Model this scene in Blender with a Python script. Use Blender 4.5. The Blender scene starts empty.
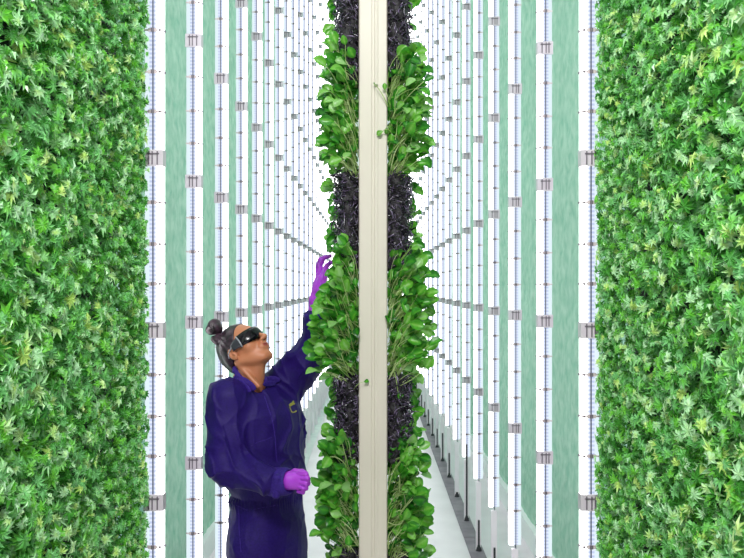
import bpy, math, random
import numpy as np
from mathutils import Vector, Matrix
from mathutils.bvhtree import BVHTree
rng = np.random.default_rng(7); random.seed(7)
S = bpy.context.scene
COL = S.collection
F = 800.0; CX = 372.0; HY = 286.0; CAMZ = 1.82

def at(px, py, Y):
    return np.array([(px - CX) / F * Y, Y, CAMZ - (py - HY) / F * Y])

# ------------------------------------------------------------------ materials
def srgb(r, g, b):
    f = lambda c: (c / 12.92 if c <= .04045 else ((c + .055) / 1.055) ** 2.4)
    return (f(r / 255), f(g / 255), f(b / 255), 1)

def mat(name, col, rough=.5, metal=0, spec=.5, **kw):
    m = bpy.data.materials.new(name); m.use_nodes = True
    b = m.node_tree.nodes['Principled BSDF']
    b.inputs['Base Color'].default_value = col
    b.inputs['Roughness'].default_value = rough
    b.inputs['Metallic'].default_value = metal
    b.inputs['Specular IOR Level'].default_value = spec
    for k, v in kw.items():
        b.inputs[k.replace('_', ' ')].default_value = v
    return m

def noise_mat(name, c1, c2, scale=20, rough=.6, bump=0, spec=.5, detail=4, stretch=(1, 1, 1), mid=.5, width=.3, trans=0, bdist=.01):
    m = mat(name, c1, rough, 0, spec)
    nt = m.node_tree; N = nt.nodes; L = nt.links; b = N['Principled BSDF']
    tc = N.new('ShaderNodeTexCoord'); mp = N.new('ShaderNodeMapping'); mp.inputs['Scale'].default_value = stretch
    L.new(tc.outputs['Object'], mp.inputs['Vector'])
    no = N.new('ShaderNodeTexNoise'); no.inputs['Scale'].default_value = scale; no.inputs['Detail'].default_value = detail
    L.new(mp.outputs[0], no.inputs['Vector'])
    cr = N.new('ShaderNodeValToRGB'); cr.color_ramp.elements[0].position = mid - width / 2; cr.color_ramp.elements[1].position = mid + width / 2
    cr.color_ramp.elements[0].color = c1; cr.color_ramp.elements[1].color = c2
    L.new(no.outputs['Fac'], cr.inputs[0]); L.new(cr.outputs[0], b.inputs['Base Color'])
    if bump:
        bp = N.new('ShaderNodeBump'); bp.inputs['Strength'].default_value = bump; bp.inputs['Distance'].default_value = bdist
        L.new(no.outputs['Fac'], bp.inputs['Height']); L.new(bp.outputs[0], b.inputs['Normal'])
    return m

def leaf_mat(name, ramp, rough=.45, trans=.3, noise=60, sheen=0):
    """colour by a per-leaf random number stored as attribute 'tone' plus a little mottling"""
    m = mat(name, ramp[0], rough)
    nt = m.node_tree; N = nt.nodes; L = nt.links; b = N['Principled BSDF']
    a = N.new('ShaderNodeAttribute'); a.attribute_name = 'tone'
    tc = N.new('ShaderNodeTexCoord'); no = N.new('ShaderNodeTexNoise'); no.inputs['Scale'].default_value = noise
    L.new(tc.outputs['Object'], no.inputs['Vector'])
    ma = N.new('ShaderNodeMath'); ma.operation = 'MULTIPLY_ADD'; ma.inputs[1].default_value = .35
    L.new(no.outputs['Fac'], ma.inputs[0])
    sb = N.new('ShaderNodeMath'); sb.operation = 'SUBTRACT'; sb.inputs[1].default_value = .17
    L.new(a.outputs['Fac'], sb.inputs[0]); L.new(sb.outputs[0], ma.inputs[2])
    cr = N.new('ShaderNodeValToRGB')
    n = len(ramp)
    while len(cr.color_ramp.elements) < n: cr.color_ramp.elements.new(.5)
    for i, c in enumerate(ramp):
        cr.color_ramp.elements[i].position = i / (n - 1); cr.color_ramp.elements[i].color = c
    L.new(ma.outputs[0], cr.inputs[0]); L.new(cr.outputs[0], b.inputs['Base Color'])
    if trans:
        t = N.new('ShaderNodeBsdfTranslucent'); L.new(cr.outputs[0], t.inputs['Color'])
        mx = N.new('ShaderNodeMixShader'); mx.inputs[0].default_value = trans
        out = N['Material Output']
        L.new(b.outputs[0], mx.inputs[1]); L.new(t.outputs[0], mx.inputs[2]); L.new(mx.outputs[0], out.inputs[0])
    return m

def emit_mat(name, col, strength, stripes=None):
    m = bpy.data.materials.new(name); m.use_nodes = True
    nt = m.node_tree; N = nt.nodes; L = nt.links
    N.remove(N['Principled BSDF'])
    e = N.new('ShaderNodeEmission'); e.inputs[0].default_value = col; e.inputs[1].default_value = strength
    L.new(e.outputs[0], N['Material Output'].inputs[0])
    if stripes:
        tc = N.new('ShaderNodeTexCoord'); w = N.new('ShaderNodeTexWave'); w.bands_direction = 'Z'; w.inputs['Scale'].default_value = stripes[0]
        L.new(tc.outputs['Object'], w.inputs['Vector'])
        cr = N.new('ShaderNodeValToRGB'); cr.color_ramp.elements[0].color = col; cr.color_ramp.elements[1].color = stripes[1]
        L.new(w.outputs['Fac'], cr.inputs[0]); L.new(cr.outputs[0], e.inputs[0])
    return m

M = {}
M['floor'] = noise_mat('white_floor', srgb(240, 228, 236), srgb(230, 218, 226), 3, .35, 0, .4)
M['strip'] = noise_mat('grey_rubber', srgb(128, 114, 128), srgb(152, 138, 150), 8, .6, .1)
M['pale_strip'] = noise_mat('pale_kerb', srgb(228, 228, 232), srgb(240, 240, 242), 8, .5)
M['wall'] = noise_mat('white_wall', srgb(240, 240, 243), srgb(246, 246, 248), 2, .7)
M['led'] = emit_mat('white_led', (1, 1, 1, 1), 3.2)
M['led_pale'] = emit_mat('pale_blue_led', (.80, .94, 1, 1), .68)
M['led_blue'] = emit_mat('blue_white_led', (.50, .59, .84, 1), .72, (22, (.80, .86, 1, 1)))
M['spine'] = mat('dark_spine', srgb(70, 72, 90), .4, .3)
M['housing'] = mat('white_housing', srgb(240, 230, 238), .4)
M['clip'] = mat('grey_clip', srgb(205, 190, 192), .5)
M['bracket'] = mat('bracket_plastic', srgb(206, 197, 206), .4)  # light tone stands in for the haze over the far columns
M['mark'] = mat('grey_mark', srgb(112, 104, 114), .5)
M['black'] = mat('black_plastic', srgb(26, 24, 28), .45)
M['foot'] = mat('black_foot', srgb(38, 34, 42), .5)
M['post'] = noise_mat('cream_post', srgb(216, 210, 195), srgb(208, 202, 186), 2.5, .45, 0, .4, stretch=(1, 1, .3))
M['kale'] = leaf_mat('kale_leaf', [srgb(36, 100, 44), srgb(80, 160, 58), srgb(136, 204, 134), srgb(118, 202, 60), srgb(190, 234, 186), srgb(200, 234, 130)], .32, .22)
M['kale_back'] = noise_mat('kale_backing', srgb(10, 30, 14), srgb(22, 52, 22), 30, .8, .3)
M['fog'] = noise_mat('haze_tinted_foliage', srgb(150, 200, 178), srgb(190, 220, 203), 17, .8, .5, .2, detail=6, stretch=(1, 1, .75), width=.35, bdist=.03)  # paleness is haze and overexposure painted into the foliage colour
M['leaf'] = leaf_mat('salad_leaf', [srgb(24, 82, 24), srgb(42, 122, 28), srgb(72, 156, 38), srgb(116, 184, 64), srgb(146, 196, 120)], .33, .25, 90)
M['stem'] = leaf_mat('pale_stem', [srgb(140, 185, 84), srgb(178, 206, 126), srgb(205, 222, 160)], .4, .15, 90)
M['root'] = noise_mat('dark_root', srgb(20, 16, 26), srgb(116, 100, 134), 45, .22, 0, .9, mid=.58, width=.25)  # lighter ramp end paints gloss glints along with paler strands
M['substrate'] = noise_mat('dark_substrate', srgb(14, 12, 16), srgb(40, 36, 40), 70, .6, .8, .6)

# ------------------------------------------------------------------ mesh helpers
def link(o, parent=None):
    COL.objects.link(o)
    if parent is not None: o.parent = parent
    return o

def mesh_np(name, V, Fq, m, parent=None, smooth=True, tone=None, mats=None, midx=None):
    V = np.asarray(V, dtype=np.float32); me = bpy.data.meshes.new(name)
    Fq = np.asarray(Fq, dtype=np.int32); k = Fq.shape[1]
    me.vertices.add(len(V)); me.vertices.foreach_set('co', V.ravel())
    me.loops.add(Fq.size); me.loops.foreach_set('vertex_index', Fq.ravel())
    me.polygons.add(len(Fq)); me.polygons.foreach_set('loop_start', np.arange(0, Fq.size, k, dtype=np.int32))
    me.polygons.foreach_set('loop_total', np.full(len(Fq), k, dtype=np.int32))
    me.update(calc_edges=True)
    me.validate()
    me.polygons.foreach_set('use_smooth', np.full(len(me.polygons), smooth))
    for mm in (mats or [m]): me.materials.append(mm)
    if midx is not None: me.polygons.foreach_set('material_index', np.asarray(midx, dtype=np.int32))
    if tone is not None:
        a = me.attributes.new('tone', 'FLOAT', 'POINT'); a.data.foreach_set('value', np.asarray(tone, dtype=np.float32))
    return link(bpy.data.objects.new(name, me), parent)

class MB:
    def __init__(s): s.v = []; s.f = []; s.mi = []
    def box(s, x0, x1, y0, y1, z0, z1, mi=0):
        n = len(s.v)
        s.v += [(x, y, z) for z in (z0, z1) for y in (y0, y1) for x in (x0, x1)]
        for q in ((0, 2, 3, 1), (4, 5, 7, 6), (0, 1, 5, 4), (2, 6, 7, 3), (0, 4, 6, 2), (1, 3, 7, 5)):
            s.f.append([n + i for i in q]); s.mi.append(mi)
    def cyl(s, c, r, z0, z1, n=12, r2=None, mi=0):
        b = len(s.v); r2 = r if r2 is None else r2
        for z, rr in ((z0, r), (z1, r2)):
            for i in range(n):
                a = 2 * math.pi * i / n; s.v.append((c[0] + rr * math.cos(a), c[1] + rr * math.sin(a), z))
        for i in range(n):
            j = (i + 1) % n; s.f.append([b + i, b + j, b + n + j, b + n + i]); s.mi.append(mi)
        s.f.append([b + n + i for i in range(n)]); s.mi.append(mi)
        s.f.append([b + i for i in range(n)][::-1]); s.mi.append(mi)
    def build(s, name, m, parent=None, smooth=False, mats=None, bevel=0):
        me = bpy.data.meshes.new(name); me.from_pydata(s.v, [], s.f); me.update()
        for mm in (mats or [m]): me.materials.append(mm)
        for p, i in zip(me.polygons, s.mi): p.material_index = i; p.use_smooth = smooth
        o = link(bpy.data.objects.new(name, me), parent)
        if bevel:
            b = o.modifiers.new('bevel', 'BEVEL'); b.width = bevel; b.segments = 2; b.limit_method = 'ANGLE'
        return o

def tag(o, label=None, cat=None, group=None, kind=None):
    if label: o['label'] = label
    if cat: o['category'] = cat
    if group: o['group'] = group
    if kind: o['kind'] = kind
    return o

def empty(name, loc):
    o = bpy.data.objects.new(name, None); o.location = loc; o.empty_display_size = .05
    return link(o)

def tubes(paths, radii, ns=5):
    """paths: (n,k,3) ; radii: (n,k) -> verts, quads"""
    n, k, _ = paths.shape
    T = np.gradient(paths, axis=1); T /= np.linalg.norm(T, axis=2, keepdims=True) + 1e-9
    ref = np.zeros_like(T); ref[..., 0] = .31; ref[..., 1] = .87; ref[..., 2] = .38
    A = np.cross(T, ref); A /= np.linalg.norm(A, axis=2, keepdims=True) + 1e-9
    B = np.cross(T, A)
    th = np.arange(ns) * 2 * np.pi / ns
    V = paths[:, :, None, :] + radii[:, :, None, None] * (A[:, :, None, :] * np.cos(th)[None, None, :, None] + B[:, :, None, :] * np.sin(th)[None, None, :, None])
    idx = np.arange(n * k * ns).reshape(n, k, ns)
    a = idx[:, :-1, :]; b = np.roll(idx, -1, axis=2)[:, :-1, :]; c = np.roll(idx, -1, axis=2)[:, 1:, :]; d = idx[:, 1:, :]
    Q = np.stack([a, b, c, d], -1).reshape(-1, 4)
    return V.reshape(-1, 3), Q

# ------------------------------------------------------------------ the setting
b = MB(); b.box(-2.2, 2.2, -1.5, 21.5, -.1, 0); tag(b.build('floor', M['floor']), kind='structure')
b = MB(); b.box(-2.2, 2.2, 21.5, 21.6, -.1, 9.6); tag(b.build('wall_back', M['wall']), kind='structure')
b = MB(); b.box(-1.5, -1.4, -1.5, 21.5, 0, 9.6); tag(b.build('wall_left', M['wall']), kind='structure')
b = MB(); b.box(1.4, 1.5, -1.5, 21.5, 0, 9.6); tag(b.build('wall_right', M['wall']), kind='structure')
b = MB()
y = -1.0
while y < 21.4:
    b.box(.662, .765, y + .004, y + 2.24, 0, .012); y += 2.25
o = b.build('trim_1', M['strip'], bevel=.003); tag(o, kind='structure')
b = MB(); b.box(-.765, -.662, -1, 21.4, 0, .012)
tag(b.build('trim_2', M['pale_strip'], bevel=.003), kind='structure')

# foliage walls behind the light columns, haze painted into their pale colour
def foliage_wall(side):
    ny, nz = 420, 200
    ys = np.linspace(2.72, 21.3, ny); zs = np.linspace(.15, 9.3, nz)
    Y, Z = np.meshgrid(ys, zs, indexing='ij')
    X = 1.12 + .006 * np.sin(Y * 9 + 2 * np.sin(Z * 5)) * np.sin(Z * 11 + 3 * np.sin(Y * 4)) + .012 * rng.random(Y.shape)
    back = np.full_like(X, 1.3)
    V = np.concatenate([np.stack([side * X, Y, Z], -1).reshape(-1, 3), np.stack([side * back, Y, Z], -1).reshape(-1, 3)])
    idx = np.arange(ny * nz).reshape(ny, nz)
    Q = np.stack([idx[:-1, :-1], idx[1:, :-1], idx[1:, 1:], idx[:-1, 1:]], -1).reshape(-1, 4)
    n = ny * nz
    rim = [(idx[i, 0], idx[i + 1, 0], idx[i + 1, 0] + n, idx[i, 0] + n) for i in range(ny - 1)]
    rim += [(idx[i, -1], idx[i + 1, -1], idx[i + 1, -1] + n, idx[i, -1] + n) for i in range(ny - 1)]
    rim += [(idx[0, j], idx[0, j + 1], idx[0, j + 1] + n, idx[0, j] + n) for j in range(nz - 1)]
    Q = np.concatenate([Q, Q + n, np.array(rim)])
    o = mesh_np('haze_tinted_wall', V, Q, M['fog'])
    tag(o, 'foliage wall painted hazy pale blue-green behind the %s row of light columns' % ('left' if side < 0 else 'right'), 'plant wall', kind='stuff')
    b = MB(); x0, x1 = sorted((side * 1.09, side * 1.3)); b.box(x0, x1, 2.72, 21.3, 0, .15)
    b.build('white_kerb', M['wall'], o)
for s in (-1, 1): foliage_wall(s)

# ------------------------------------------------------------------ light columns
D0, DS = 2.69, {-1: .598, 1: .700}   # the right row stands a little wider apart
TOP = 9.2
CLIPS = []   # heights of clips relative to the world, repeated pattern
zb = CAMZ + .586 * .73
for k in range(-4, 13):
    for j, off in enumerate((0, .213, .395, .586)):
        z = zb + (k * .789 + off) * .73
        if z > .62: CLIPS.append((z, j == 0))

def column_parts(side):
    """X runs across the fixture: u=0 aisle edge .. .06 wall edge, returned as local boxes round x=0 (mid)"""
    s = side
    def bx(b, u0, u1, y0, y1, z0, z1, mi=0):
        x0, x1 = sorted((s * (u0 - .03), s * (u1 - .03))); b.box(x0, x1, y0, y1, z0, z1, mi)
    return bx

def fixture_geo(b, bx, which, z0=.5, z1=TOP):
    if which == 'inner': bx(b, 0, .022, -.014, .014, z0, z1)
    if which == 'outer': bx(b, .046, .060, -.012, .012, z0, z1)
    if which == 'channel':
        bx(b, .0225, .0315, -.010, .010, z0, z1); bx(b, .0355, .0455, -.010, .010, z0, z1)
    if which == 'spine': bx(b, .0317, .0353, -.013, .013, z0 - .02, z1)

def clip_geo(b, bx, z, mi=(0, 1)):
    bx(b, -.001, .061, -.017, -.0141, z - .0025, z + .0025, mi[0])
    bx(b, .012, .020, -.0175, -.0141, z - .0015, z + .0015, mi[0])
    bx(b, .018, .048, -.0182, -.0171, z - .006, z + .006, mi[0])
    bx(b, .027, .038, -.022, -.0183, z - .0065, z + .0065, mi[1])
    bx(b, .006, .011, -.020, -.0171, z - .005, z + .004, mi[1])
    bx(b, -.006, .000, -.004, .004, z - .003, z + .003, mi[1])

def bracket_geo(b, bx, z, mi=(0, 1)):
    bx(b, -.003, .063, -.021, -.0142, z - .027, z + .027, mi[0])
    bx(b, -.003, -.0005, -.0142, .016, z - .027, z + .027, mi[0])
    for u in (.014, .031, .043):
        bx(b, u, u + .004, -.0245, -.0211, z - .022, z + .022, mi[1])
    bx(b, .010, .052, -.0245, -.0211, z + .012, z + .016, mi[1])

LEGH = [.2, .2, .2, .26, .22, .60, .0, .24, .30, .21, .2]
def build_column(side, k):
    d = D0 + k * DS[side]; x = side * .73
    w = ('left', 'right')[side > 0]
    ORD = ['nearest', 'second', 'third', 'fourth', 'fifth', 'sixth', 'seventh', 'eighth', 'ninth', 'tenth', 'eleventh', 'twelfth', 'thirteenth', 'fourteenth', 'fifteenth', 'sixteenth', 'seventeenth', 'eighteenth', 'nineteenth', 'twentieth']
    bx = column_parts(side)
    grp = 'light columns along the %s side of the aisle' % w
    if k < 9:
        root = empty('grow_light', (x, d, 0))
        key = (side,)
        for nm, m in (('inner', 'led'), ('outer', 'led_pale'), ('channel', 'led_blue'), ('spine', 'spine')):
            ck = (side, nm)
            if ck not in cache:
                b = MB(); fixture_geo(b, bx, nm)
                o = b.build({'inner': 'white_diffuser', 'outer': 'white_diffuser', 'channel': 'blue_tinted_diffuser', 'spine': 'spine'}[nm], M[m], root)
                cache[ck] = o
            else:
                o = cache[ck].copy(); COL.objects.link(o); o.parent = root
        zmax = CAMZ + .3575 * d + .5; zmin = CAMZ - .34 * d - .3
        for z, big in CLIPS:
            if not (zmin < z < zmax): continue
            ck = (side, big)
            if ck not in cache:
                b = MB(); (bracket_geo if big else clip_geo)(b, bx, 0)
                o = b.build('bracket' if big else 'clip', None, root, mats=[M['bracket'] if big else M['clip'], M['mark']]); cache[ck] = o
            else:
                o = cache[ck].copy(); COL.objects.link(o); o.parent = root
            o.location = (0, 0, z)
        b = MB(); b.box(-.018, .018, -.009, .009, .012, .478)
        b.build('lower_mount', M['housing'], root, bevel=.002)
        h = LEGH[k] if side > 0 else .15
        b = MB(); b.cyl((0, -.024), .021, .012, .034, 14, .015); b.cyl((0, -.024), .012, .034, .05, 12, .008)
        if h: b.cyl((0, -.024), .0065, .05, h, 10)
        b.build('foot', M['foot'] if side > 0 else M['housing'], root, smooth=False)
        if k == 0 and side < 0: pos = 'nearest, directly beside the left kale wall'
        elif k == 0: pos = 'nearest, directly beside the right kale wall'
        else: pos = ORD[k] + ' from the %s kale wall' % w
        tag(root, 'vertical white light column, ' + pos, 'grow light', grp, kind='thing')
    else:
        ck = (side, 'far')
        if ck not in cache:
            b = MB()
            def bx2(bb, u0, u1, y0, y1, z0, z1, mi=0): bx(bb, u0, u1, y0, y1, z0, z1, mi)
            for nm, mi in (('inner', 0), ('outer', 6), ('channel', 1), ('spine', 2)):
                n = len(b.mi); fixture_geo(b, bx, nm)
                for i in range(n, len(b.mi)): b.mi[i] = mi
            for z, big in CLIPS: (bracket_geo if big else clip_geo)(b, bx, z, (3, 4))
            b.box(-.018, .018, -.009, .009, .012, .478, 5)
            b.cyl((0, -.024), .021, .012, .034, 10, .015, 7); b.cyl((0, -.024), .0065, .034, .22, 8, None, 7)
            o = b.build('grow_light', None, None, mats=[M['led'], M['led_blue'], M['spine'], M['bracket'], M['mark'], M['housing'], M['led_pale'], M['foot'] if side > 0 else M['housing']]); cache[ck] = o
        else:
            o = cache[ck].copy(); COL.objects.link(o)
        o.location = (x, d, 0)
        if k < 16:
            lab = 'slender white light column, %s from the %s kale wall' % (ORD[k], w)
            tag(o, lab, 'grow light', grp, kind='thing')
        else:
            tag(o, 'hair-thin white light column among the farthest at the %s end of aisle' % w, 'light column', 'farthest light columns on the %s side' % w, kind='thing')
cache = {}
for s in (-1, 1):
    for k in range(30 if s < 0 else 25): build_column(s, k)

# ------------------------------------------------------------------ kale walls
def kale_leaf():
    """small lobed leaf: pointed lobes round a centre, each folded along its rib"""
    lob = [(0, 1.0), (42, .78), (80, .74), (122, .58), (160, .30), (-160, .30), (-122, .60), (-80, .72), (-42, .80)]
    n = len(lob); V = [(0, .38, .05)]
    for i, (a, r) in enumerate(lob):
        t = math.radians(a); V.append((r * .62 * math.sin(t), .38 + r * .62 * math.cos(t), -.10 * r + .05 * math.sin(i * 2.7)))
    for i in range(n):
        a = math.radians((lob[i][0] + (lob[(i + 1) % n][0] if i < n - 1 else 0)) / 2) if i != 4 else math.pi
        r = .235 + .03 * math.sin(i * 4.1); V.append((r * math.sin(a), .38 + r * math.cos(a), .10 + .03 * math.cos(i * 3.3)))
    Q = []
    for i in range(n):
        Q.append((0, 1 + n + (i - 1) % n, 1 + i)); Q.append((0, 1 + i, 1 + n + i))
    return np.array(V), np.array(Q)

def scatter(V0, Q0, P, Xa, Ya, Za, size):
    """place copies of a leaf: local x->Xa, y->Ya, z->Za"""
    n = len(P)
    V = P[:, None, :] + size[:, None, None] * (V0[None, :, 0:1] * Xa[:, None, :] + V0[None, :, 1:2] * Ya[:, None, :] + V0[None, :, 2:3] * Za[:, None, :])
    Q = Q0[None] + (np.arange(n) * len(V0))[:, None, None]
    return V.reshape(-1, 3), Q.reshape(-1, Q0.shape[1])

def unit(a): return a / (np.linalg.norm(a, axis=-1, keepdims=True) + 1e-9)

def kale_wall(side):
    n = 11500
    Y = rng.uniform(1.15, 2.655, n); Z = rng.uniform(.62, 3.05, n)
    # clumps: bulging mounds
    bulge = .016 * (np.sin(Y * 21 + 1.3 * np.sin(Z * 13)) * np.sin(Z * 17 + side) )
    depth = rng.random(n) ** 1.5 * .075
    X = .733 + .010 + bulge * .6 + depth
    P = np.stack([side * X, Y, Z], -1)
    nrm = np.stack([np.full(n, -side * .75), np.full(n, -.62), np.full(n, .25)], -1) + rng.normal(0, .42, (n, 3))
    nrm = unit(nrm)
    up = np.stack([np.full(n, -side * .25), rng.normal(0, .7, n), rng.normal(.1, .8, n)], -1)
    Ya = unit(up - (up * nrm).sum(1, keepdims=True) * nrm)
    Xa = np.cross(Ya, nrm)
    size = rng.uniform(.032, .070, n) * (1 - .3 * (Y - 1.5) / 1.15)
    P = P - Ya * size[:, None] * .5
    lim = 2.655
    ne = 1700
    Pe = np.stack([side * rng.uniform(.742, .80, ne), rng.uniform(2.52, 2.645, ne), rng.uniform(.62, 3.05, ne)], -1)
    ne_ = unit(np.stack([np.full(ne, -side * .45), np.full(ne, -1.0), np.full(ne, .25)], -1) + rng.normal(0, .3, (ne, 3)))
    ue = rng.normal(0, .8, (ne, 3)); Ye = unit(ue - (ue * ne_).sum(1, keepdims=True) * ne_)
    P = np.vstack([P, Pe]); nrm = np.vstack([nrm, ne_]); Ya = np.vstack([Ya, Ye]); Xa = np.cross(Ya, nrm)
    size = np.concatenate([size, rng.uniform(.024, .042, ne)]); n += ne
    V0, Q0 = kale_leaf()
    V, Q = scatter(V0, Q0, P, Xa, Ya, nrm, size)
    V[:, 1] = np.minimum(V[:, 1], lim + .004 * rng.random(len(V)))
    V[:, 0] = side * np.maximum(side * V[:, 0], .735 + .003 * rng.random(len(V)))
    tone = np.clip(rng.beta(1.6, 1.7, n), 0, 1)
    o = mesh_np('kale_foliage', V, Q, M['kale'], smooth=False, tone=(tone[:, None] + np.concatenate([[.12], np.full(9, -.02), np.full(9, .05)])[None]).ravel())
    w = 'left' if side < 0 else 'right'
    tag(o, 'dense wall of crisp lobed green kale leaves filling the %s edge' % w, 'kale wall', kind='stuff')
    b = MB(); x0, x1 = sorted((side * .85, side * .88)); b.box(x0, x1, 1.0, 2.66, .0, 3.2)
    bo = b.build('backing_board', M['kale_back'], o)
for s in (-1, 1): kale_wall(s)

# ------------------------------------------------------------------ grow tower in the centre
TY = 3.12   # depth of the tower axis
tw = empty('grow_tower', (.004, TY, 0))
hw = .0545
prof = [(-hw, .05), (-hw, -.046), (-hw + .004, -.050), (-.006, -.050), (-.003, -.046), (.004, -.046), (.007, -.050), (.016, -.0515), (.022, -.050), (hw - .004, -.050), (hw, -.046), (hw, .05)]
b = MB()
zs = [0.02, 3.02]
for z0_, z1_ in ((.02, 2.925), (2.931, 5.6)):
    n = len(b.v)
    for z in (z0_, z1_):
        for x, yy in prof: b.v.append((x, yy, z))
    m_ = len(prof)
    for i in range(m_):
        j = (i + 1) % m_; b.f.append([n + i, n + j, n + m_ + j, n + m_ + i]); b.mi.append(0)
    b.f.append([n + m_ + i for i in range(m_)]); b.mi.append(0); b.f.append([n + i for i in range(m_)][::-1]); b.mi.append(0)
b.build('post', M['post'], tw)
b = MB(); b.box(-.05, .05, -.044, .045, 2.90, 2.95); b.build('joint_sleeve', M['post'], tw)
b = MB(); b.box(-.09, .09, -.09, .09, 0, .02); b.build('base_plate', M['spine'], tw, bevel=.003)
tag(tw, 'tall cream grow tower post standing in the middle of the aisle', 'grow tower')

def salad_leaf(nt=8):
    ts = np.linspace(0, 1, nt); V = []
    for t in ts:
        w = .35 * math.sin(math.pi * min(1, t * .93 + .04)) ** .75 * (.75 + .5 * t) if 0 < t < 1 else .03
        if t == 1: w = .06
        for u in (-1, -.5, 0, .5, 1):
            V.append((u * w, t, .26 * abs(u) * w * 2 + .35 * (-(t - .4) ** 2) + .02 * math.sin(t * 9 + u * 2)))
    V = np.array(V); Q = []
    for i in range(nt - 1):
        for j in range(4):
            a = i * 5 + j; Q.append((a, a + 1, a + 6, a + 5))
    return V, np.array(Q)
LV, LQ = salad_leaf()
def tvar(t):   # paler midrib
    add = np.tile([.0, .04, .30, .04, .0], 8)
    return (t[:, None] + add[None] * (.4 + .6 * (LV[:, 1] < .8))[None]).ravel()

def bunch(side, y_top, y_bot, r_bot, label, prof_=(36, 38, 34, 30), n=190, extra=(), trail=()):
    """greens between image rows y_top..y_bot of the tower plane, root mat below down to r_bot"""
    zt = at(0, y_top, TY)[2]; zb_ = at(0, y_bot, TY)[2]; zr = at(0, r_bot, TY)[2]
    H = zt - zb_
    root = empty('leafy_plant', (side * .056 + .004, TY, zb_))
    off = np.array([side * .056 + .004, TY, zb_])
    tag(root, label, 'leafy plant', 'leafy plants growing on the tower')
    # petioles
    t = rng.random(n) ** 1.15
    z0 = zb_ + (.0 + t * .80) * H
    base = np.stack([side * (rng.uniform(.0, .045, n)), rng.uniform(-.06, .055, n), z0 - off[2]], -1)
    out = rng.uniform(.02, .145, n); rise = rng.uniform(.03, .16, n)
    fr = -rng.uniform(-.03, .13, n)
    droop = rng.random(n) < .3
    tip = base + np.stack([side * out, fr, rise], -1)
    tip[:, 2] = np.minimum(tip[:, 2], H + .01)
    ext = np.interp(tip[:, 2] / H, np.linspace(0, 1, len(prof_)), prof_) / 256
    tip[:, 0] = side * np.minimum(side * tip[:, 0], ext * (.38 + .62 * rng.random(n) ** .7) - .012)
    mid = (base + tip) / 2 + np.stack([side * rng.normal(.0, .010, n), rng.normal(-.012, .01, n), rng.normal(.012, .012, n)], -1)
    for ex in extra:   # (px, py) leaf tips wanted, started near the post
        p = at(ex[0], ex[1], TY - .07) - off
        q = at(ex[2], ex[3], TY - .05) - off
        base = np.vstack([base, q]); tip = np.vstack([tip, p]); mid = np.vstack([mid, (p + q) / 2 + np.array([0, -.015, .012])])
    droop = np.concatenate([droop, np.zeros(len(extra), bool)])
    N = len(base)
    s = np.linspace(0, 1, 7)[None, :, None]
    path = (1 - s) ** 2 * base[:, None] + 2 * s * (1 - s) * (2 * mid - (base + tip) / 2)[:, None] + s ** 2 * tip[:, None]
    rad = np.linspace(1, .6, 7)[None, :] * rng.uniform(.0013, .0024, N)[:, None]
    V, Q = tubes(path, rad, 5)
    mesh_np('stems', V, Q, M['stem'], root, tone=np.repeat(rng.random(N), 35))
    # blades at the tips, direction follows the stem end and bends over
    d = unit(path[:, -1] - path[:, -3]); d = d + np.stack([side * rng.uniform(0, .9, N), rng.normal(-.1, .45, N), rng.normal(.1, .45, N)], -1)
    d[droop, 2] -= rng.uniform(.5, 1.6, droop.sum())
    d = unit(d)
    nr = np.stack([side * rng.uniform(-.2, .8, N), -np.abs(rng.normal(.9, .35, N)), rng.normal(.5, .35, N)], -1)
    nr[n:] = (0, -1, .25)
    nr = unit(nr - (nr * d).sum(1, keepdims=True) * d)
    sz = rng.uniform(.034, .060, N); sz[n:] *= .62
    V, Q = scatter(LV, LQ, path[:, -1], np.cross(d, nr), d, nr, sz)
    tone = np.clip(rng.beta(2.2, 2.2, N), 0, 1)
    Vs, Qs, Ts = [V], [Q], [tvar(tone)]
    # second filler layer of smaller leaves close to the post
    n2 = 240
    P2 = np.stack([side * rng.random(n2) ** 1.6 * .10, rng.uniform(-.02, .09, n2), rng.uniform(0.02, 1.0, n2) * H], -1)
    P2[:75, 1] = rng.uniform(-.085, -.03, 75); P2[:75, 0] = side * rng.uniform(.005, .085, 75); P2[:75, 2] = rng.uniform(.18, .97, 75) * H
    d2 = unit(np.stack([side * rng.uniform(-.2, 1, n2), rng.normal(-.2, .5, n2), rng.normal(.3, .7, n2)], -1))
    r2 = np.stack([side * rng.uniform(0, .6, n2), -np.ones(n2), rng.normal(.3, .4, n2)], -1); r2 = unit(r2 - (r2 * d2).sum(1, keepdims=True) * d2)
    V2, Q2 = scatter(LV, LQ, P2, np.cross(d2, r2), d2, r2, rng.uniform(.025, .05, n2))
    Vs.append(V2); Qs.append(Q2 + len(V)); Ts.append(tvar(np.clip(rng.beta(1.5, 3, n2), 0, 1)))
    c0 = len(V) + len(V2)
    # leaves trailing down beside the root mat, set at the back
    zr0 = zr - zb_
    n3 = 26 if trail else 0
    if n3:
        P3 = np.stack([side * rng.uniform(.08, .108, n3), rng.uniform(.0, .07, n3), rng.uniform(zr0, 0.02, n3)], -1)
        d3 = unit(np.stack([side * rng.uniform(-.1, .9, n3), rng.normal(-.2, .4, n3), rng.normal(-.1, .7, n3)], -1))
        r3 = np.stack([side * rng.uniform(0, .5, n3), -np.ones(n3), rng.normal(.2, .3, n3)], -1); r3 = unit(r3 - (r3 * d3).sum(1, keepdims=True) * d3)
        V3, Q3 = scatter(LV, LQ, P3, np.cross(d3, r3), d3, r3, rng.uniform(.028, .054, n3))
        Vs.append(V3); Qs.append(Q3 + c0); Ts.append(tvar(np.clip(rng.beta(2, 2, n3), 0, 1)))
    mesh_np('foliage', np.concatenate(Vs), np.concatenate(Qs), M['leaf'], root, tone=np.concatenate(Ts))
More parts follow.
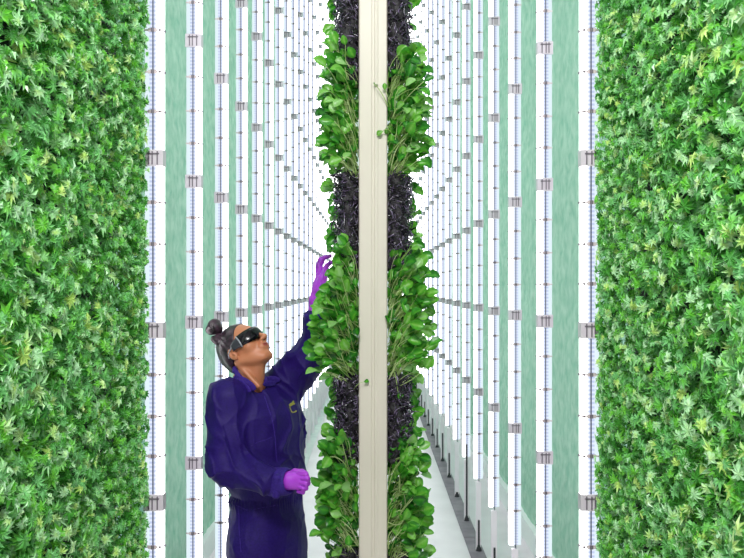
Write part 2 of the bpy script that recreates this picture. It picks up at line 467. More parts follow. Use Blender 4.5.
    # root mat: lumpy core and a tangle of curls
    zc = np.linspace(zr0 - .07, .05, 26); th = np.linspace(0, 2 * np.pi, 20, endpoint=False)
    Z, T = np.meshgrid(zc, th, indexing='ij')
    R = .038 + .006 * np.sin(Z * 60 + T * 3) + .008 * rng.random(Z.shape)
    R[0] *= .3; R[-1] *= .3
    V = np.stack([side * .038 + R * np.cos(T) * .98, R * 1.5 * np.sin(T), Z], -1)
    idx = np.arange(26 * 20).reshape(26, 20)
    Q = np.stack([idx[:-1], np.roll(idx, -1, 1)[:-1], np.roll(idx, -1, 1)[1:], idx[1:]], -1).reshape(-1, 4)
    rb = mesh_np('root_mat', V.reshape(-1, 3), Q, M['substrate'], root)
    m = 760
    c = np.stack([side * rng.uniform(-.002, .088, m), rng.uniform(-.075, .03, m), rng.uniform(zr0 - .04, .04, m)], -1)
    k = 8; ss = np.linspace(0, 1, k)
    a0 = rng.uniform(0, 6.28, m); turn = rng.uniform(-5, 5, m); r = rng.uniform(.006, .018, m)
    ax = unit(rng.normal(0, 1, (m, 3))); bx_ = unit(np.cross(ax, rng.normal(0, 1, (m, 3))))
    ang = a0[:, None] + turn[:, None] * ss[None]
    path = c[:, None] + r[:, None, None] * (np.cos(ang)[..., None] * ax[:, None] + np.sin(ang)[..., None] * bx_[:, None]) + (ss[None, :, None] - .5) * rng.normal(0, .022, (m, 1, 3))
    rad = np.sin(np.linspace(.35, 2.8, k))[None] * rng.uniform(.0012, .0038, m)[:, None]
    V, Q = tubes(path, rad, 5)
    V[:, 0] = side * np.maximum(side * V[:, 0], .0005)
    mesh_np('root_strands', V, Q, M['root'], rb)
    # drop geometry from the post's volume
    return root

bunch(-1, -80, -8, 74, 'topmost leafy green bunch left of the post, dark roots hanging at the top edge', trail=1)
bunch(-1, 56, 184, 254, 'leafy green bunch left of the post above the purple gloved hand', (28, 34, 36, 30), trail=1)
bunch(-1, 250, 386, 448, 'leafy green bunch left of the post hiding the raised sleeve', (46, 48, 45, 30, 17), trail=1, extra=[(322, 372, 345, 384), (330, 356, 350, 378), (312, 344, 340, 360), (364, 382, 352, 392)])
bunch(-1, 436, 556, 640, 'lowest leafy green bunch left of the post beside the hip', (38, 38, 36, 32), trail=1)
bunch(1, -80, -12, 66, 'topmost leafy green bunch right of the post, dark roots hanging at the top edge', trail=1)
bunch(1, 62, 186, 256, 'leafy green bunch right of the post with sprigs leaning over it', (34, 40, 40, 34), trail=1, extra=[(374, 84, 390, 112), (385, 90, 391, 112), (386, 128, 393, 134), (383, 131, 393, 136)])
bunch(1, 252, 386, 446, 'leafy green bunch right of the post at the height of the head', (44, 46, 44, 36), trail=1, extra=[(425, 300, 400, 330), (398, 392, 394, 372)])
bunch(1, 436, 562, 640, 'lowest leafy green bunch right of the post above white floor', (40, 38, 38, 32), trail=1)
#PSTART
# ------------------------------------------------------------------ the person: distance fields turned into meshes
class Field:
    def __init__(s, lo, hi, h):
        s.lo = np.array(lo, float); s.h = h
        s.n = np.ceil((np.array(hi) - s.lo) / h).astype(int) + 1
        s.F = np.full(s.n, .2, dtype=np.float32)
    def sub(s, c0, c1, pad):
        i0 = np.clip(np.floor((np.minimum(c0, c1) - pad - s.lo) / s.h).astype(int), 0, s.n - 1)
        i1 = np.clip(np.ceil((np.maximum(c0, c1) + pad - s.lo) / s.h).astype(int) + 1, 1, s.n)
        sl = tuple(slice(a, b_) for a, b_ in zip(i0, i1))
        g = [(s.lo[k] + s.h * np.arange(i0[k], i1[k])).astype(np.float32) for k in range(3)]
        return sl, np.meshgrid(*g, indexing='ij')
    def merge(s, sl, d, k, mode='add'):
        A = s.F[sl]; d = d.astype(np.float32)
        if mode == 'sub':
            d = -d; h = np.clip(.5 - .5 * (d - A) / max(k, 1e-5), 0, 1)  # smooth max
            h = np.clip(.5 + .5 * (d - A) / max(k, 1e-5), 0, 1)
            s.F[sl] = A * (1 - h) + d * h + k * h * (1 - h)
        else:
            h = np.clip(.5 + .5 * (A - d) / max(k, 1e-5), 0, 1)
            s.F[sl] = A * (1 - h) + d * h - k * h * (1 - h)
    def cap(s, a, b, ra, rb, k=.01, mode='add'):
        a = np.asarray(a, float); b = np.asarray(b, float); r = max(ra, rb)
        sl, (X, Y, Z) = s.sub(a, b, r + k * 1.5 + .02)
        d = b - a; L2 = float(d @ d) + 1e-12
        t = np.clip(((X - a[0]) * d[0] + (Y - a[1]) * d[1] + (Z - a[2]) * d[2]) / L2, 0, 1)
        D = np.sqrt((X - a[0] - t * d[0]) ** 2 + (Y - a[1] - t * d[1]) ** 2 + (Z - a[2] - t * d[2]) ** 2) - (ra + (rb - ra) * t)
        s.merge(sl, D, k, mode)
    def ell(s, c, R, r, k=.01, mode='add'):
        """R rows are the local axes"""
        c = np.asarray(c, float); m = max(r)
        sl, (X, Y, Z) = s.sub(c, c, m + k * 1.5 + .02)
        P = [(X - c[0]) * R[i][0] + (Y - c[1]) * R[i][1] + (Z - c[2]) * R[i][2] for i in range(3)]
        k0 = np.sqrt(sum((P[i] / r[i]) ** 2 for i in range(3))); k1 = np.sqrt(sum((P[i] / r[i] ** 2) ** 2 for i in range(3))) + 1e-9
        s.merge(sl, k0 * (k0 - 1) / k1, k, mode)
    def loft(s, lv, k=.02, mode='add'):
        """lv: list of (x,y,z,a,b,yaw) from low to high; a across (side axis), b front to back"""
        lv = np.array(lv, float); lo = lv[:, :3].min(0); hi = lv[:, :3].max(0); pad = lv[:, 3:5].max() + .03
        sl, (X, Y, Z) = s.sub(lo, hi, pad)
        z = lv[:, 2]; I = lambda c: np.interp(Z, z, lv[:, c])
        cx, cy, a, b, yw = I(0), I(1), I(3), I(4), I(5)
        u = (X - cx) * np.sin(yw) - (Y - cy) * np.cos(yw); v = (X - cx) * np.cos(yw) + (Y - cy) * np.sin(yw)
        q = ((np.abs(u) / a) ** 2.3 + (np.abs(v) / b) ** 2.3) ** (1 / 2.3)
        D = (q - 1) * np.minimum(a, b)
        dz = np.maximum(z[0] - Z, Z - z[-1])
        D = np.where(dz > 0, np.sqrt(np.maximum(D, 0) ** 2 + dz ** 2) + np.minimum(D, 0) * 0, np.maximum(D, dz))
        s.merge(sl, D, k, mode)
    def mesh(s, name, m, parent=None, warp=None, **kw):
        Fl = s.F
        G = Fl < 0
        nx, ny, nz = Fl.shape
        c = np.zeros((nx - 1, ny - 1, nz - 1), np.int8)
        for i in (0, 1):
            for j in (0, 1):
                for k in (0, 1): c += G[i:nx - 1 + i, j:ny - 1 + j, k:nz - 1 + k]
        cells = np.argwhere((c > 0) & (c < 8)); ncell = len(cells)
        ids = -np.ones(c.shape, np.int32); ids[tuple(cells.T)] = np.arange(ncell)
        corner = np.array([(i, j, k) for i in (0, 1) for j in (0, 1) for k in (0, 1)])
        vals = np.stack([Fl[tuple((cells + q).T)] for q in corner], 1)
        acc = np.zeros((ncell, 3)); cnt = np.zeros(ncell)
        for a in range(8):
            for b_ in range(a + 1, 8):
                if np.abs(corner[a] - corner[b_]).sum() != 1: continue
                x = (vals[:, a] < 0) != (vals[:, b_] < 0)
                t = vals[x, a] / (vals[x, a] - vals[x, b_])
                acc[x] += corner[a] + t[:, None] * (corner[b_] - corner[a]); cnt[x] += 1
        V = s.lo + (cells + acc / cnt[:, None]) * s.h
        Q = []
        for ax in range(3):
            o1, o2 = [(1, 2), (2, 0), (0, 1)][ax]
            sa = [slice(None)] * 3; sb = [slice(None)] * 3
            sa[ax] = slice(0, -1); sb[ax] = slice(1, None)
            A = G[tuple(sa)]; B = G[tuple(sb)]
            E = np.argwhere(A != B)
            E = E[(E[:, o1] > 0) & (E[:, o2] > 0) & (E[:, o1] < Fl.shape[o1] - 1) & (E[:, o2] < Fl.shape[o2] - 1)]
            e1 = np.zeros(3, int); e1[o1] = 1; e2 = np.zeros(3, int); e2[o2] = 1
            q = np.stack([ids[tuple((E - e1 - e2).T)], ids[tuple((E - e2).T)], ids[tuple(E.T)], ids[tuple((E - e1).T)]], 1)
            inside = A[tuple(E.T)]
            q[~inside] = q[~inside][:, ::-1]
            Q.append(q)
        Q = np.concatenate(Q)
        if warp is not None: V = warp(V)
        return mesh_np(name, V, Q, m, parent, **kw), V, Q

PY = 3.30
def W(px, py, Y=PY): return at(px, py, Y)
pitch, yawh = math.radians(42), math.radians(-30)
fh = np.array([math.cos(yawh), math.sin(yawh), 0])
HF = fh * math.cos(pitch) + np.array([0, 0, math.sin(pitch)])
HU = -fh * math.sin(pitch) + np.array([0, 0, math.cos(pitch)])
HS = np.cross(HF, HU)
HC = W(244, 348.5)
HR = np.array([HS, HF, HU])
def HL(s_, f_, u_): return HC + HS * s_ + HF * f_ + HU * u_
def rotx(a):   # pitch an ellipsoid inside the head frame (radians, nose up)
    return np.array([HS, HF * math.cos(a) + HU * math.sin(a), -HF * math.sin(a) + HU * math.cos(a)])

# joints
neck = W(247, 386); shR = W(228, 398, 3.17); shL = W(274, 391, 3.43)
elR = W(225, 469, 3.10); wrR = W(279, 482, 3.02)
elL = W(317, 351, 3.38); wrL = W(316, 312, 3.33)
hip = W(268, 540); BY = math.radians(-35)   # body yaw: direction of the chest
hipR = hip + np.array([-.05, -.085, 0]); hipL = hip + np.array([.05, .085, 0])
kneeR = np.array([hipR[0] + .03, hipR[1] - .02, .50]); kneeL = np.array([hipL[0] + .03, hipL[1] + .01, .50])
anR = np.array([hipR[0] + .01, hipR[1] - .02, .09]); anL = np.array([hipL[0] + .01, hipL[1] + .02, .09])

# --- body: one continuous surface ---
f = Field((-.86, 2.92, -.0), (.02, 3.62, 1.74), .0038)
f.loft([(hip[0] - .01, PY, hip[2] - .06, .13, .095, BY), (hip[0] - .015, PY, hip[2] + .1, .12, .085, BY), (W(266, 495)[0], PY, W(0, 495)[2], .11, .08, BY), (W(259, 440)[0], PY, W(0, 440)[2], .13, .10, BY), (W(253, 400)[0], PY, W(0, 400)[2], .12, .08, BY)], .03)
for a_, b_, ra, rb in ((hipR, kneeR, .085, .055), (kneeR, anR, .055, .038), (hipL, kneeL, .085, .055), (kneeL, anL, .055, .038),
                       (anR, anR + fh * .14 - np.array([0, 0, .055]), .038, .03), (anL, anL + fh * .14 - np.array([0, 0, .055]), .038, .03),
                       (shR, elR, .042, .034), (elR, wrR, .034, .024), (shL, elL, .042, .036), (elL, wrL, .036, .025),
                       (neck, shR, .05, .045), (neck, shL, .05, .045)):
    f.cap(a_, b_, ra, rb, .03)
# neck: from the collar to the skull base and under the jaw
f.cap(W(248, 392), HL(0, -.028, -.055), .056, .054, .02)
f.cap(W(254, 388, 3.29), HL(0, .012, -.085), .040, .036, .02)
# sternomastoid and windpipe
f.cap(HL(.055, -.03, -.045), W(258, 386, 3.22), .011, .010, .014)
f.cap(HL(-.05, -.03, -.045), W(262, 386, 3.30), .010, .010, .014)
# skull, face
f.ell(HL(0, -.012, .028), HR, (.072, .094, .080), .01)
f.ell(HL(0, .022, -.012), HR, (.062, .068, .082), .02)
f.ell(HL(0, .040, -.068), HR, (.046, .045, .038), .02)      # jaw
f.cap(HL(.050, -.004, -.055), HL(.020, .066, -.096), .018, .015, .02)   # jaw line near side
f.cap(HL(-.050, -.004, -.055), HL(-.020, .066, -.096), .018, .015, .02)
f.ell(HL(0, .074, -.094), HR, (.021, .018, .016), .014)     # chin
f.ell(HL(.040, .054, -.028), HR, (.024, .020, .020), .02)   # cheek bones
f.ell(HL(-.040, .054, -.028), HR, (.024, .020, .020), .02)
f.cap(HL(-.03, .076, .024), HL(.03, .076, .024), .011, .011, .012)     # brow
for sg in (-1, 1):
    f.ell(HL(.033 * sg, .088, .004), HR, (.016, .010, .010), .008, 'sub')
    f.ell(HL(.032 * sg, .072, .004), HR, (.0135, .0125, .0115), .004)  # eyeball under the lid
f.cap(HL(0, .084, .012), HL(0, .112, -.026), .0075, .0098, .008)       # nose bridge
f.ell(HL(0, .115, -.031), HR, (.0105, .0110, .0095), .007)
for sg in (-1, 1):
    f.ell(HL(.0115 * sg, .103, -.034), HR, (.0075, .011, .0075), .005)
    f.ell(HL(.0065 * sg, .109, -.043), HR, (.0032, .005, .0035), .002, 'sub')
f.ell(HL(0, .086, -.056), HR, (.027, .016, .020), .012)                # muzzle
f.cap(HL(-.016, .093, -.0535), HL(.016, .093, -.0535), .0052, .0052, .004)
f.cap(HL(-.014, .0925, -.0645), HL(.014, .0925, -.0645), .0062, .0062, .004)
f.cap(HL(-.021, .0985, -.059), HL(.021, .0985, -.059), .0022, .0022, .002, 'sub')
# ears
for sg in (-1, 1):
    f.ell(HL(.073 * sg, -.012, -.016), rotx(.2), (.010, .018, .030), .004)
    f.ell(HL(.083 * sg, -.009, -.014), rotx(.2), (.009, .010, .019), .003, 'sub')
    f.ell(HL(.079 * sg, -.004, -.018), rotx(.2), (.004, .005, .008), .003)
skin = mat('warm_skin', srgb(190, 124, 88), .45, 0, .5)
skin.node_tree.nodes['Principled BSDF'].inputs['Subsurface Weight'].default_value = .12
skin.node_tree.nodes['Principled BSDF'].inputs['Subsurface Scale'].default_value = .01
N_ = skin.node_tree.nodes; L_ = skin.node_tree.links
at_ = N_.new('ShaderNodeAttribute'); at_.attribute_name = 'tone'
cr_ = N_.new('ShaderNodeValToRGB'); cr_.color_ramp.elements[0].color = srgb(188, 120, 84); cr_.color_ramp.elements[1].color = srgb(150, 68, 62)
L_.new(at_.outputs['Fac'], cr_.inputs[0]); L_.new(cr_.outputs[0], N_['Principled BSDF'].inputs['Base Color'])
person, V, Q = f.mesh('person', skin)
P = (V - HC) @ HR.T
lip = np.exp(-((P[:, 0] / .019) ** 2) ** 2 - (((P[:, 2] + .059) / .0085) ** 2) ** 2) * (P[:, 1] > .085)
a_ = person.data.attributes.new('tone', 'FLOAT', 'POINT'); a_.data.foreach_set('value', lip.astype(np.float32))
tag(person, 'person in dark purple coveralls and goggles looking up, gloved hand raised to plants', 'person')

# --- coverall ---
g = Field((-.90, 2.88, .06), (.06, 3.68, 1.74), .0042)
def TL(px, py, a, b, Y=PY): p = W(px, py, Y); return (p[0], p[1], p[2], a, b, BY)
g.loft([TL(268, 600, .165, .135), TL(267, 560, .170, .142), TL(267, 520, .168, .138), TL(267, 502, .158, .128), TL(267, 492, .154, .125),
        TL(265, 478, .178, .152), TL(260, 440, .190, .165), TL(259, 410, .185, .152), TL(255, 398, .165, .125), TL(252, 386, .110, .085)], .03)
for hp, kn, an in ((hipR, kneeR, anR), (hipL, kneeL, anL)):
    g.cap(hp, kn, .100, .082, .04); g.cap(kn, an + np.array([0, 0, .02]), .085, .072, .03)
g.cap(W(246, 390, 3.26), shR, .052, .075, .04); g.cap(W(256, 390, 3.34), shL, .052, .07, .04)
g.cap(shR + np.array([-.003, 0, -.01]), elR + np.array([.008, 0, .015]), .080, .072, .035)
g.cap(shR + np.array([-.005, -.01, -.12]), elR + np.array([.0, 0, .03]), .070, .066, .03)
g.cap(elR + np.array([.01, 0, .01]), wrR + np.array([-.045, .01, .002]), .070, .055, .03)
g.cap(shL, elL + np.array([-.01, 0, .01]), .080, .066, .04)
g.cap(shL + np.array([.02, 0, -.06]), elL + np.array([-.01, 0, -.005]), .070, .06, .05)
g.cap(elL + np.array([0, 0, 0]), wrL + np.array([-.002, 0, -.04]), .066, .055, .03)
# openings
g.cap(W(252, 378, 3.28), W(249, 400), .062, .052, .012, 'sub')
g.cap(W(253, 372, 3.28), W(257, 388, 3.235), .050, .030, .008, 'sub')
# folds: ridged displacement of the field, different for arms, chest and trousers
X, Y, Z = np.meshgrid(*[(g.lo[k] + g.h * np.arange(g.n[k])).astype(np.float32) for k in range(3)], indexing='ij')
def ridge(ph): return 1 - np.abs(np.sin(ph))
def vnoise(cell, seed):
    """smooth 3D value noise sampled on the field's grid"""
    r_ = np.random.default_rng(seed); ext = (g.n * g.h / cell).astype(int) + 3
    Lt = r_.uniform(-1, 1, ext).astype(np.float32)
    out = Lt
    for ax in range(3):
        c_ = np.arange(g.n[ax]) * g.h / cell; i_ = c_.astype(int); t_ = c_ - i_; t_ = t_ * t_ * (3 - 2 * t_)
        sh = [1, 1, 1]; sh[ax] = -1; t_ = t_.reshape(sh).astype(np.float32)
        out = np.take(out, i_, axis=ax) * (1 - t_) + np.take(out, i_ + 1, axis=ax) * t_
    return out
wa, wb_, wc = vnoise(.11, 1), vnoise(.11, 2), vnoise(.055, 3)
def crease(dirv, freq, warp, seed_f, pw):
    ph = (X * dirv[0] + Y * dirv[1] + Z * dirv[2]) * freq + warp * seed_f
    return ridge(ph) ** pw
amp = np.clip(vnoise(.09, 5) * .9 + .55, 0, 1)
amp2 = np.clip(vnoise(.09, 6) * .9 + .45, 0, 1)
f1 = crease((.75, .2, .62), 30, 2.0, wa + .3 * wc, 2.2) * amp       # sleeve and chest diagonals
f2 = crease((.55, .3, -.75), 26, 2.2, wb_ + .3 * wc, 2.2) * amp2
f3 = crease((1, .7, .12), 38, 1.6, wa, 3) * np.clip(1 - amp + .3, 0, 1)   # long vertical folds
dist = g.F
near = (np.abs(dist) < .07)
g.F -= (near * ((.35 + .65 * np.clip((Z - .9) / .1, 0, 1)) * (.012 * f1 + .010 * f2 + .007 * f3) - .004)).astype(np.float32)
del f1, f2, f3, wa, wb_, wc, amp, amp2
# gathered waist
zw = W(0, 497)[2]
wb = np.exp(-((Z - zw) / .022) ** 2)
g.F += (wb * (np.abs(dist) < .05) * (Y > 3.0) * .0025 * np.sin(np.arctan2(Y - PY, X - W(267, 0)[0]) * 60)).astype(np.float32)
# keep the skin inside
cloth = noise_mat('purple_cloth', srgb(27, 9, 82), srgb(34, 13, 96), 120, .58, .25, .2, bdist=.002)
cloth.node_tree.nodes['Principled BSDF'].inputs['Sheen Weight'].default_value = .0
cloth.node_tree.nodes['Principled BSDF'].inputs['Sheen Tint'].default_value = (.55, .4, .9, 1)
cov, CV, CQ = g.mesh('coverall', cloth, person)
del X, Y, Z
bvh = BVHTree.FromPolygons([Vector(v) for v in CV.tolist()], CQ.tolist())
CAMP = Vector((0, 0, CAMZ))
def hit(px, py, lift=.002):
    d = Vector(at(px, py, 1.0)) - CAMP; d.normalize()
    p, n, i, t = bvh.ray_cast(CAMP, d)
    if p is None: return None
    return np.array(p - d * lift)
def seam(name, pts, r, m, parent):
    P_ = [hit(*q, lift=.0) for q in pts]; P_ = np.array([p for p in P_ if p is not None])
    t0 = np.linspace(0, 1, len(P_)); t1 = np.linspace(0, 1, 24)
    path = np.stack([np.interp(t1, t0, P_[:, k]) for k in range(3)], 1)[None]
    V_, Q_ = tubes(path, np.full((1, 24), r), 6)
    return mesh_np(name, V_, Q_, m, parent)
cloth_lt = noise_mat('purple_cloth_trim', srgb(42, 22, 106), srgb(52, 30, 124), 120, .7, .2, .25)
# front placket
seam('zip_placket', [(262, 388), (264, 395), (267, 404), (270, 413), (273, 423), (275, 435), (276, 450), (277, 462)], .0028, cloth_lt, cov)
seam('pocket_seam', [(238, 506), (239, 516), (239, 528), (240, 540), (241, 552)], .0018, cloth_lt, cov)
seam('pocket_seam', [(251, 446), (258, 442), (265, 440), (272, 437)], .0018, cloth_lt, cov)
seam('waist_seam', [(236, 505), (246, 510), (256, 509), (266, 507), (278, 505)], .0018, cloth_lt, cov)
# collar: a band round the neck with two spread flaps
def flap(name, pts, thick=.004):
    """pts: list of (px,py,Y) outline; fan mesh with thickness"""
    P_ = [W(*p) for p in pts]; c_ = sum(P_) / len(P_) + np.array([0, -.008, 0])
    me = bpy.data.meshes.new(name); n = len(P_)
    me.from_pydata([tuple(c_)] + [tuple(p) for p in P_], [], [(0, i + 1, (i + 1) % n + 1) for i in range(n)]); me.update()
    me.materials.append(cloth_lt)
    for p in me.polygons: p.use_smooth = True
    o = link(bpy.data.objects.new(name, me), cov)
    sd = o.modifiers.new('thickness', 'SOLIDIFY'); sd.thickness = thick; sd.offset = 0
    sb = o.modifiers.new('subdivision', 'SUBSURF'); sb.levels = 2; sb.render_levels = 2; 
    return o
hc = Field((-.70, 3.05, 1.22), (-.30, 3.5, 1.56), .0024)
for k_, (aa, bb, rr) in enumerate((((235, 371, 3.22), (243, 381, 3.185), .010), ((243, 381, 3.185), (252, 386, 3.18), .009),
        ((235, 371, 3.22), (235, 366, 3.30), .010), ((235, 366, 3.30), (243, 368, 3.38), .010), ((243, 368, 3.38), (262, 374, 3.37), .010),
        ((262, 374, 3.37), (266, 381, 3.28), .009))):
    hc.cap(W(*aa), W(*bb), rr, rr, .008)
# near flap and far flap as thin tapering plates
def plate(c_, tip, up_, w, t_):
    a_ = unit(np.array(tip) - np.array(c_)); u_ = unit(up_ - a_ * (up_ @ a_)); n_ = np.cross(a_, u_)
    L0 = np.linalg.norm(np.array(tip) - np.array(c_))
    hc.ell((np.array(c_) + np.array(tip)) / 2, np.array([a_, u_, n_]), (L0 * .62, w, t_), .006)
plate(W(235, 378, 3.20), W(254, 388, 3.165), np.array([-.2, .1, 1.0]), .022, .0042)
plate(W(238, 381, 3.185), W(250, 391, 3.155), np.array([-.3, .1, 1.0]), .016, .0042)
plate(W(264, 380, 3.30), W(279, 380, 3.32), np.array([.1, -.3, 1.0]), .018, .0042)
plate(W(264, 384, 3.25), W(275, 384, 3.30), np.array([.1, -.3, 1.0]), .014, .0042)
hc.mesh('collar', cloth_lt, cov)
# cuffs
cf = Field((-.45, 2.85, .93), (-.26, 3.2, 1.16), .003)
ca, cb = W(274, 482, 3.04), W(284, 481.5, 3.02)
cf.cap(ca, cb, .054, .052, .004); 
ax_ = unit(cb - ca)
cf.cap(cb + ax_ * .045, cb + ax_ * .2, .046, .046, .002, 'sub')
cf.cap(W(277, 478, 2.98), W(276, 494, 3.0), .016, .018, .0042)
cf.cap(cb + ax_ * .032, cb + ax_ * .07, .034, .036, .002, 'sub')
cf.mesh('cuff', cloth_lt, cov)
cf = Field((-.34, 3.2, 1.58), (-.1, 3.5, 1.76), .003)
ca, cb = W(316, 328, 3.345), W(316, 319, 3.335)
cf.cap(ca, cb, .056, .053, .004); cf.cap(cb + np.array([0, 0, .045]), cb + np.array([0, 0, .2]), .05, .05, .002, 'sub')
cf.mesh('cuff', cloth_lt, cov)
# chest emblem: a small leaf with a bracket line below
olive = mat('olive_thread', srgb(150, 145, 50), .6)
def patch(name, polys, m, parent):
    vs, fs = [], []
    for pl in polys:
        a0 = len(vs); n = len(pl)
        fr = [hit(x, y_, .0035) for x, y_ in pl]; bk = [hit(x, y_, -.001) for x, y_ in pl]
        if any(p is None for p in fr + bk): continue
        vs += [tuple(p) for p in fr + bk]
        fs.append(list(range(a0, a0 + n))[::-1])
        for i in range(n): j = (i + 1) % n; fs.append([a0 + i, a0 + j, a0 + n + j, a0 + n + i])
    me = bpy.data.meshes.new(name); me.from_pydata(vs, [], fs); me.update(); me.materials.append(m)
    return link(bpy.data.objects.new(name, me), parent)
E = lambda pts: [(270 + x / 13.95, 380 + y_ / 13.95) for x, y_ in pts]
o = patch('emblem', [E([(262, 345), (285, 320), (300, 318), (322, 285), (338, 290), (334, 315), (352, 325), (345, 342), (322, 345), (300, 362), (275, 370)]),
      E([(268, 372), (280, 372), (300, 425), (318, 445), (312, 458), (295, 445)]),
      E([(312, 445), (340, 440), (355, 425), (375, 425), (372, 440), (345, 455), (318, 460)])], olive, cov)
o['label'] = 'small olive embroidered emblem on the chest'

# --- gloves ---
glove = mat('purple_rubber', srgb(170, 62, 205), .38)
glove.node_tree.nodes['Principled BSDF'].inputs['Subsurface Weight'].default_value = .1
glove.node_tree.nodes['Principled BSDF'].inputs['Subsurface Scale'].default_value = .01
def chain(fd, pts, rs, k=.003):
    for i in range(len(pts) - 1): fd.cap(pts[i], pts[i + 1], rs[i], rs[i + 1], k)
h = Field((-.40, 2.88, .95), (-.16, 3.14, 1.13), .0022)
p = lambda x, y_, Y: W(x, y_, Y)
h.cap(p(281, 482, 3.015), p(288, 481, 3.01), .026, .028, .008)
h.cap(p(288, 477, 3.01), p(299, 476, 3.00), .021, .018, .012)
h.cap(p(288, 484, 3.01), p(298, 485, 3.00), .022, .018, .012)
h.cap(p(289, 480, 3.005), p(299, 480, 2.995), .022, .019, .012)
for (a1, b1, c1, d1, r) in (((299, 473.5, 2.992), (306, 474, 2.975), (308, 479, 2.985), (303, 481, 3.005), .0092),
                            ((300, 477.5, 2.988), (307.5, 478.5, 2.970), (308, 483.5, 2.982), (302, 485, 3.003), .0095),
                            ((299, 482, 2.99), (306, 483.5, 2.972), (306, 488.5, 2.984), (300, 488.5, 3.005), .009),
                            ((298, 486, 2.992), (303.5, 488.5, 2.978), (303, 492.5, 2.988), (298, 491.5, 3.005), .008)):
    chain(h, [p(*a1), p(*b1), p(*c1), p(*d1)], [r * 1.1, r, r * .95, r * .85], .0025)
chain(h, [p(289, 475, 3.02), p(295, 471.5, 3.03), p(302, 471.5, 3.03), p(306, 473, 3.02)], [.013, .0115, .0095, .008], .005)
h.mesh('glove', glove, person)
h = Field((-.31, 3.18, 1.66), (-.10, 3.44, 1.99), .0022)
h.cap(p(314.5, 316, 3.335), p(315, 300, 3.32), .029, .0235, .01)
h.cap(p(315, 300, 3.32), p(318, 285, 3.31), .0235, .022, .01)
h.cap(p(317, 288, 3.33), p(320, 276, 3.32), .021, .018, .012)
h.cap(p(319, 289, 3.30), p(322, 278, 3.29), .020, .017, .012)
for pts, r in (([(318, 277, 3.335), (317.5, 267, 3.33), (320, 259.5, 3.30), (326, 256.5, 3.28)], .0098),
               ([(320, 276, 3.31), (320.5, 265, 3.305), (324, 258, 3.28), (330, 256, 3.26)], .0100),
               ([(322, 277, 3.295), (325, 268, 3.28), (330, 263, 3.26), (334, 262, 3.24)], .0094),
               ([(324, 279, 3.28), (329, 273, 3.26), (334, 270, 3.24), (337, 270, 3.225)], .0082)):
    chain(h, [p(*q) for q in pts], [r * 1.1, r, r * .95, r * .85], .0025)
chain(h, [p(320, 292, 3.285), p(324, 283, 3.265), p(325.5, 272, 3.255), p(327, 265, 3.25)], [.014, .012, .0105, .009], .004)
h.mesh('glove', glove, person)

# --- hair ---
hf = Field(HC - .19, HC + .19, .0028)
hf.ell(HL(0, -.018, .030), HR, (.079, .098, .086), .01)
hf.ell(HL(0, -.058, -.010), HR, (.064, .055, .066), .02)
# face side cut away by a slanted plane
sl, (X, Y, Z) = hf.sub(HC - .19, HC + .19, 0)
ps = (X - HC[0]) * HS[0] + (Y - HC[1]) * HS[1] + (Z - HC[2]) * HS[2]
pf = (X - HC[0]) * HF[0] + (Y - HC[1]) * HF[1] + (Z - HC[2]) * HF[2]
pu = (X - HC[0]) * HU[0] + (Y - HC[1]) * HU[1] + (Z - HC[2]) * HU[2]
line = pf - (.012 + .52 * pu - 3.0 * np.maximum(-pu - .0, 0) * .35)
hf.F[sl] = np.maximum(hf.F[sl], line.astype(np.float32) * .85)
ang = np.arctan2(pu - .10, pf + .03)
str_ = np.sin(ps * 260 + 9 * np.sin(ang * 2)) * .6 + np.sin(ps * 120 + 5 * np.sin(ang * 3 + 1))
hf.F[sl] -= (.0009 * str_).astype(np.float32)
hair_m = noise_mat('dark_hair', srgb(22, 13, 20), srgb(64, 40, 56), 50, .38, .6, .6, stretch=(1, 1, 1), bdist=.003)  # lighter purple ramp end paints the sheen on the strands
hair, _, _ = hf.mesh('hair', hair_m, person)
bf = Field(HL(0, 0, .14) - .09, HL(0, 0, .14) + .09, .0028)
bc = W(214.5, 327.5, 3.31)
bf.ell(bc, HR, (.036, .036, .033), .01)
X, Y, Z = np.meshgrid(*[(bf.lo[k] + bf.h * np.arange(bf.n[k])).astype(np.float32) for k in range(3)], indexing='ij')
dx, dy, dz = X - bc[0], Y - bc[1], Z - bc[2]
bf.F -= (.003 * np.sin(3 * np.arctan2(dz, dx) + 90 * np.sqrt(dx ** 2 + dz ** 2) + 40 * dy)).astype(np.float32)
bun, _, _ = bf.mesh('hair_bun', hair_m, hair)
kf = Field(W(215, 341, 3.3) - .06, W(215, 341, 3.3) + .06, .0028)
kf.cap(W(214, 339, 3.30), W(219, 343, 3.29), .014, .016, .01)
kf.cap(W(219, 336, 3.30), W(224, 338, 3.29), .014, .016, .01)
kf.mesh('hair_knot', hair_m, hair)

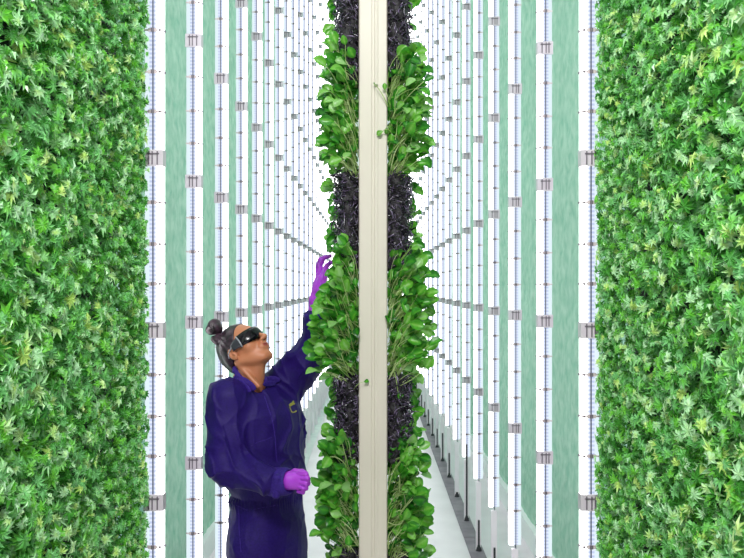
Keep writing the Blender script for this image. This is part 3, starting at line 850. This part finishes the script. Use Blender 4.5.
# --- goggles ---
lens_m = mat('dark_lens', srgb(8, 6, 14), .18, 0, .35)
frame_m = mat('grey_frame', srgb(52, 52, 60), .35)
edge_m = mat('light_frame_edge', srgb(150, 150, 160), .35)
def band(name, th0, th1, n, lo_, hi_, m, parent, rs=.082, rf=.107, thick=.003, off=0, fc=-.005):
    vs, fs = [], []
    for i in range(n + 1):
        t = th0 + (th1 - th0) * i / n; a = math.radians(t)
        x, y_ = (rs + off) * math.sin(a), fc + (rf + off) * math.cos(a)
        nl = lo_(abs(t)) if callable(lo_) else lo_; nh = hi_(abs(t)) if callable(hi_) else hi_
        for j in range(5):
            u = nl + (nh - nl) * j / 4; bul = .004 * (1 - ((j - 2) / 2) ** 2)
            vs.append(tuple(HL(x * (1 + bul * 6), y_ + bul, u)))
    for i in range(n):
        for j in range(4): a = i * 5 + j; fs.append((a, a + 1, a + 6, a + 5))
    me = bpy.data.meshes.new(name); me.from_pydata(vs, [], fs); me.update(); me.materials.append(m)
    for q in me.polygons: q.use_smooth = True
    o = link(bpy.data.objects.new(name, me), parent)
    sd = o.modifiers.new('thickness', 'SOLIDIFY'); sd.thickness = thick; sd.offset = 0
    return o
gog = band('goggles', -62, 62, 30, lambda t: -.026 + .006 * max(0, t - 40) / 20 + (.012 * max(0, 1 - t / 12)), lambda t: .032 - .004 * t / 60, lens_m, person)
for sg in (1, -1):
    o = band('temple', sg * 61, sg * 84, 8, lambda t: -.022 + .010 * (t - 61) / 23, lambda t: .026 - .012 * (t - 61) / 23, frame_m, gog, off=.001)
    o = band('temple_edge', sg * 60, sg * 63, 2, -.024, .028, edge_m, gog, off=.0025)
    V_, Q_ = tubes(np.array([[HL(sg * .0855, .012, .004), HL(sg * .084, .0, .002), HL(sg * .082, -.012, .0), HL(sg * .080, -.026, -.006), HL(sg * .078, -.034, -.018)]]), np.array([[.0035, .003, .0028, .0025, .002]]), 8)
    mesh_np('temple_arm', V_, Q_, edge_m, gog)
# --- boots ---
boot_m = mat('black_boot', srgb(22, 20, 24), .5)
for an in (anR, anL):
    bt = Field(an - np.array([.12, .22, an[2]]), an + np.array([.26, .14, .12]), .005)
    bt.cap(an + np.array([0, 0, .05]), an - np.array([0, 0, .03]), .05, .05, .01)
    bt.cap(np.array([an[0], an[1], .045]), np.array([an[0], an[1], .042]) + fh * .15, .043, .04, .02)
    bt.mesh('boot', boot_m, person)
#PEND
# ------------------------------------------------------------------ lights, world, camera
w = bpy.data.worlds.new('World'); S.world = w; w.use_nodes = True
w.node_tree.nodes['Background'].inputs[0].default_value = (.97, .98, 1, 1)
w.node_tree.nodes['Background'].inputs[1].default_value = .42
def area(name, loc, rot, sx, sy, e, col=(1, 1, 1)):
    l = bpy.data.lights.new(name, 'AREA'); l.shape = 'RECTANGLE'; l.size = sx; l.size_y = sy; l.energy = e; l.color = col
    o = bpy.data.objects.new(name, l); o.location = loc; o.rotation_euler = rot; COL.objects.link(o); return o
area('added_fill', (-.15, -.4, 4.2), (math.radians(38), 0, 0), .9, .6, 95)  # added fill above and behind the camera, brightens kale, tower and person
cam = bpy.data.cameras.new('camera'); co = bpy.data.objects.new('camera', cam); COL.objects.link(co)
co.location = (0, 0, CAMZ); co.rotation_euler = (math.pi / 2, 0, 0)
cam.sensor_width = 36; cam.lens = 36 * F / 744; cam.shift_y = (HY - 279) / 744; cam.clip_start = .05; cam.clip_end = 100
S.camera = co
S.view_settings.view_transform = 'Standard'; S.view_settings.look = 'None'; S.view_settings.gamma = 1; S.view_settings.exposure = .55
S.view_settings.use_curve_mapping = False
S.cycles.max_bounces = 6
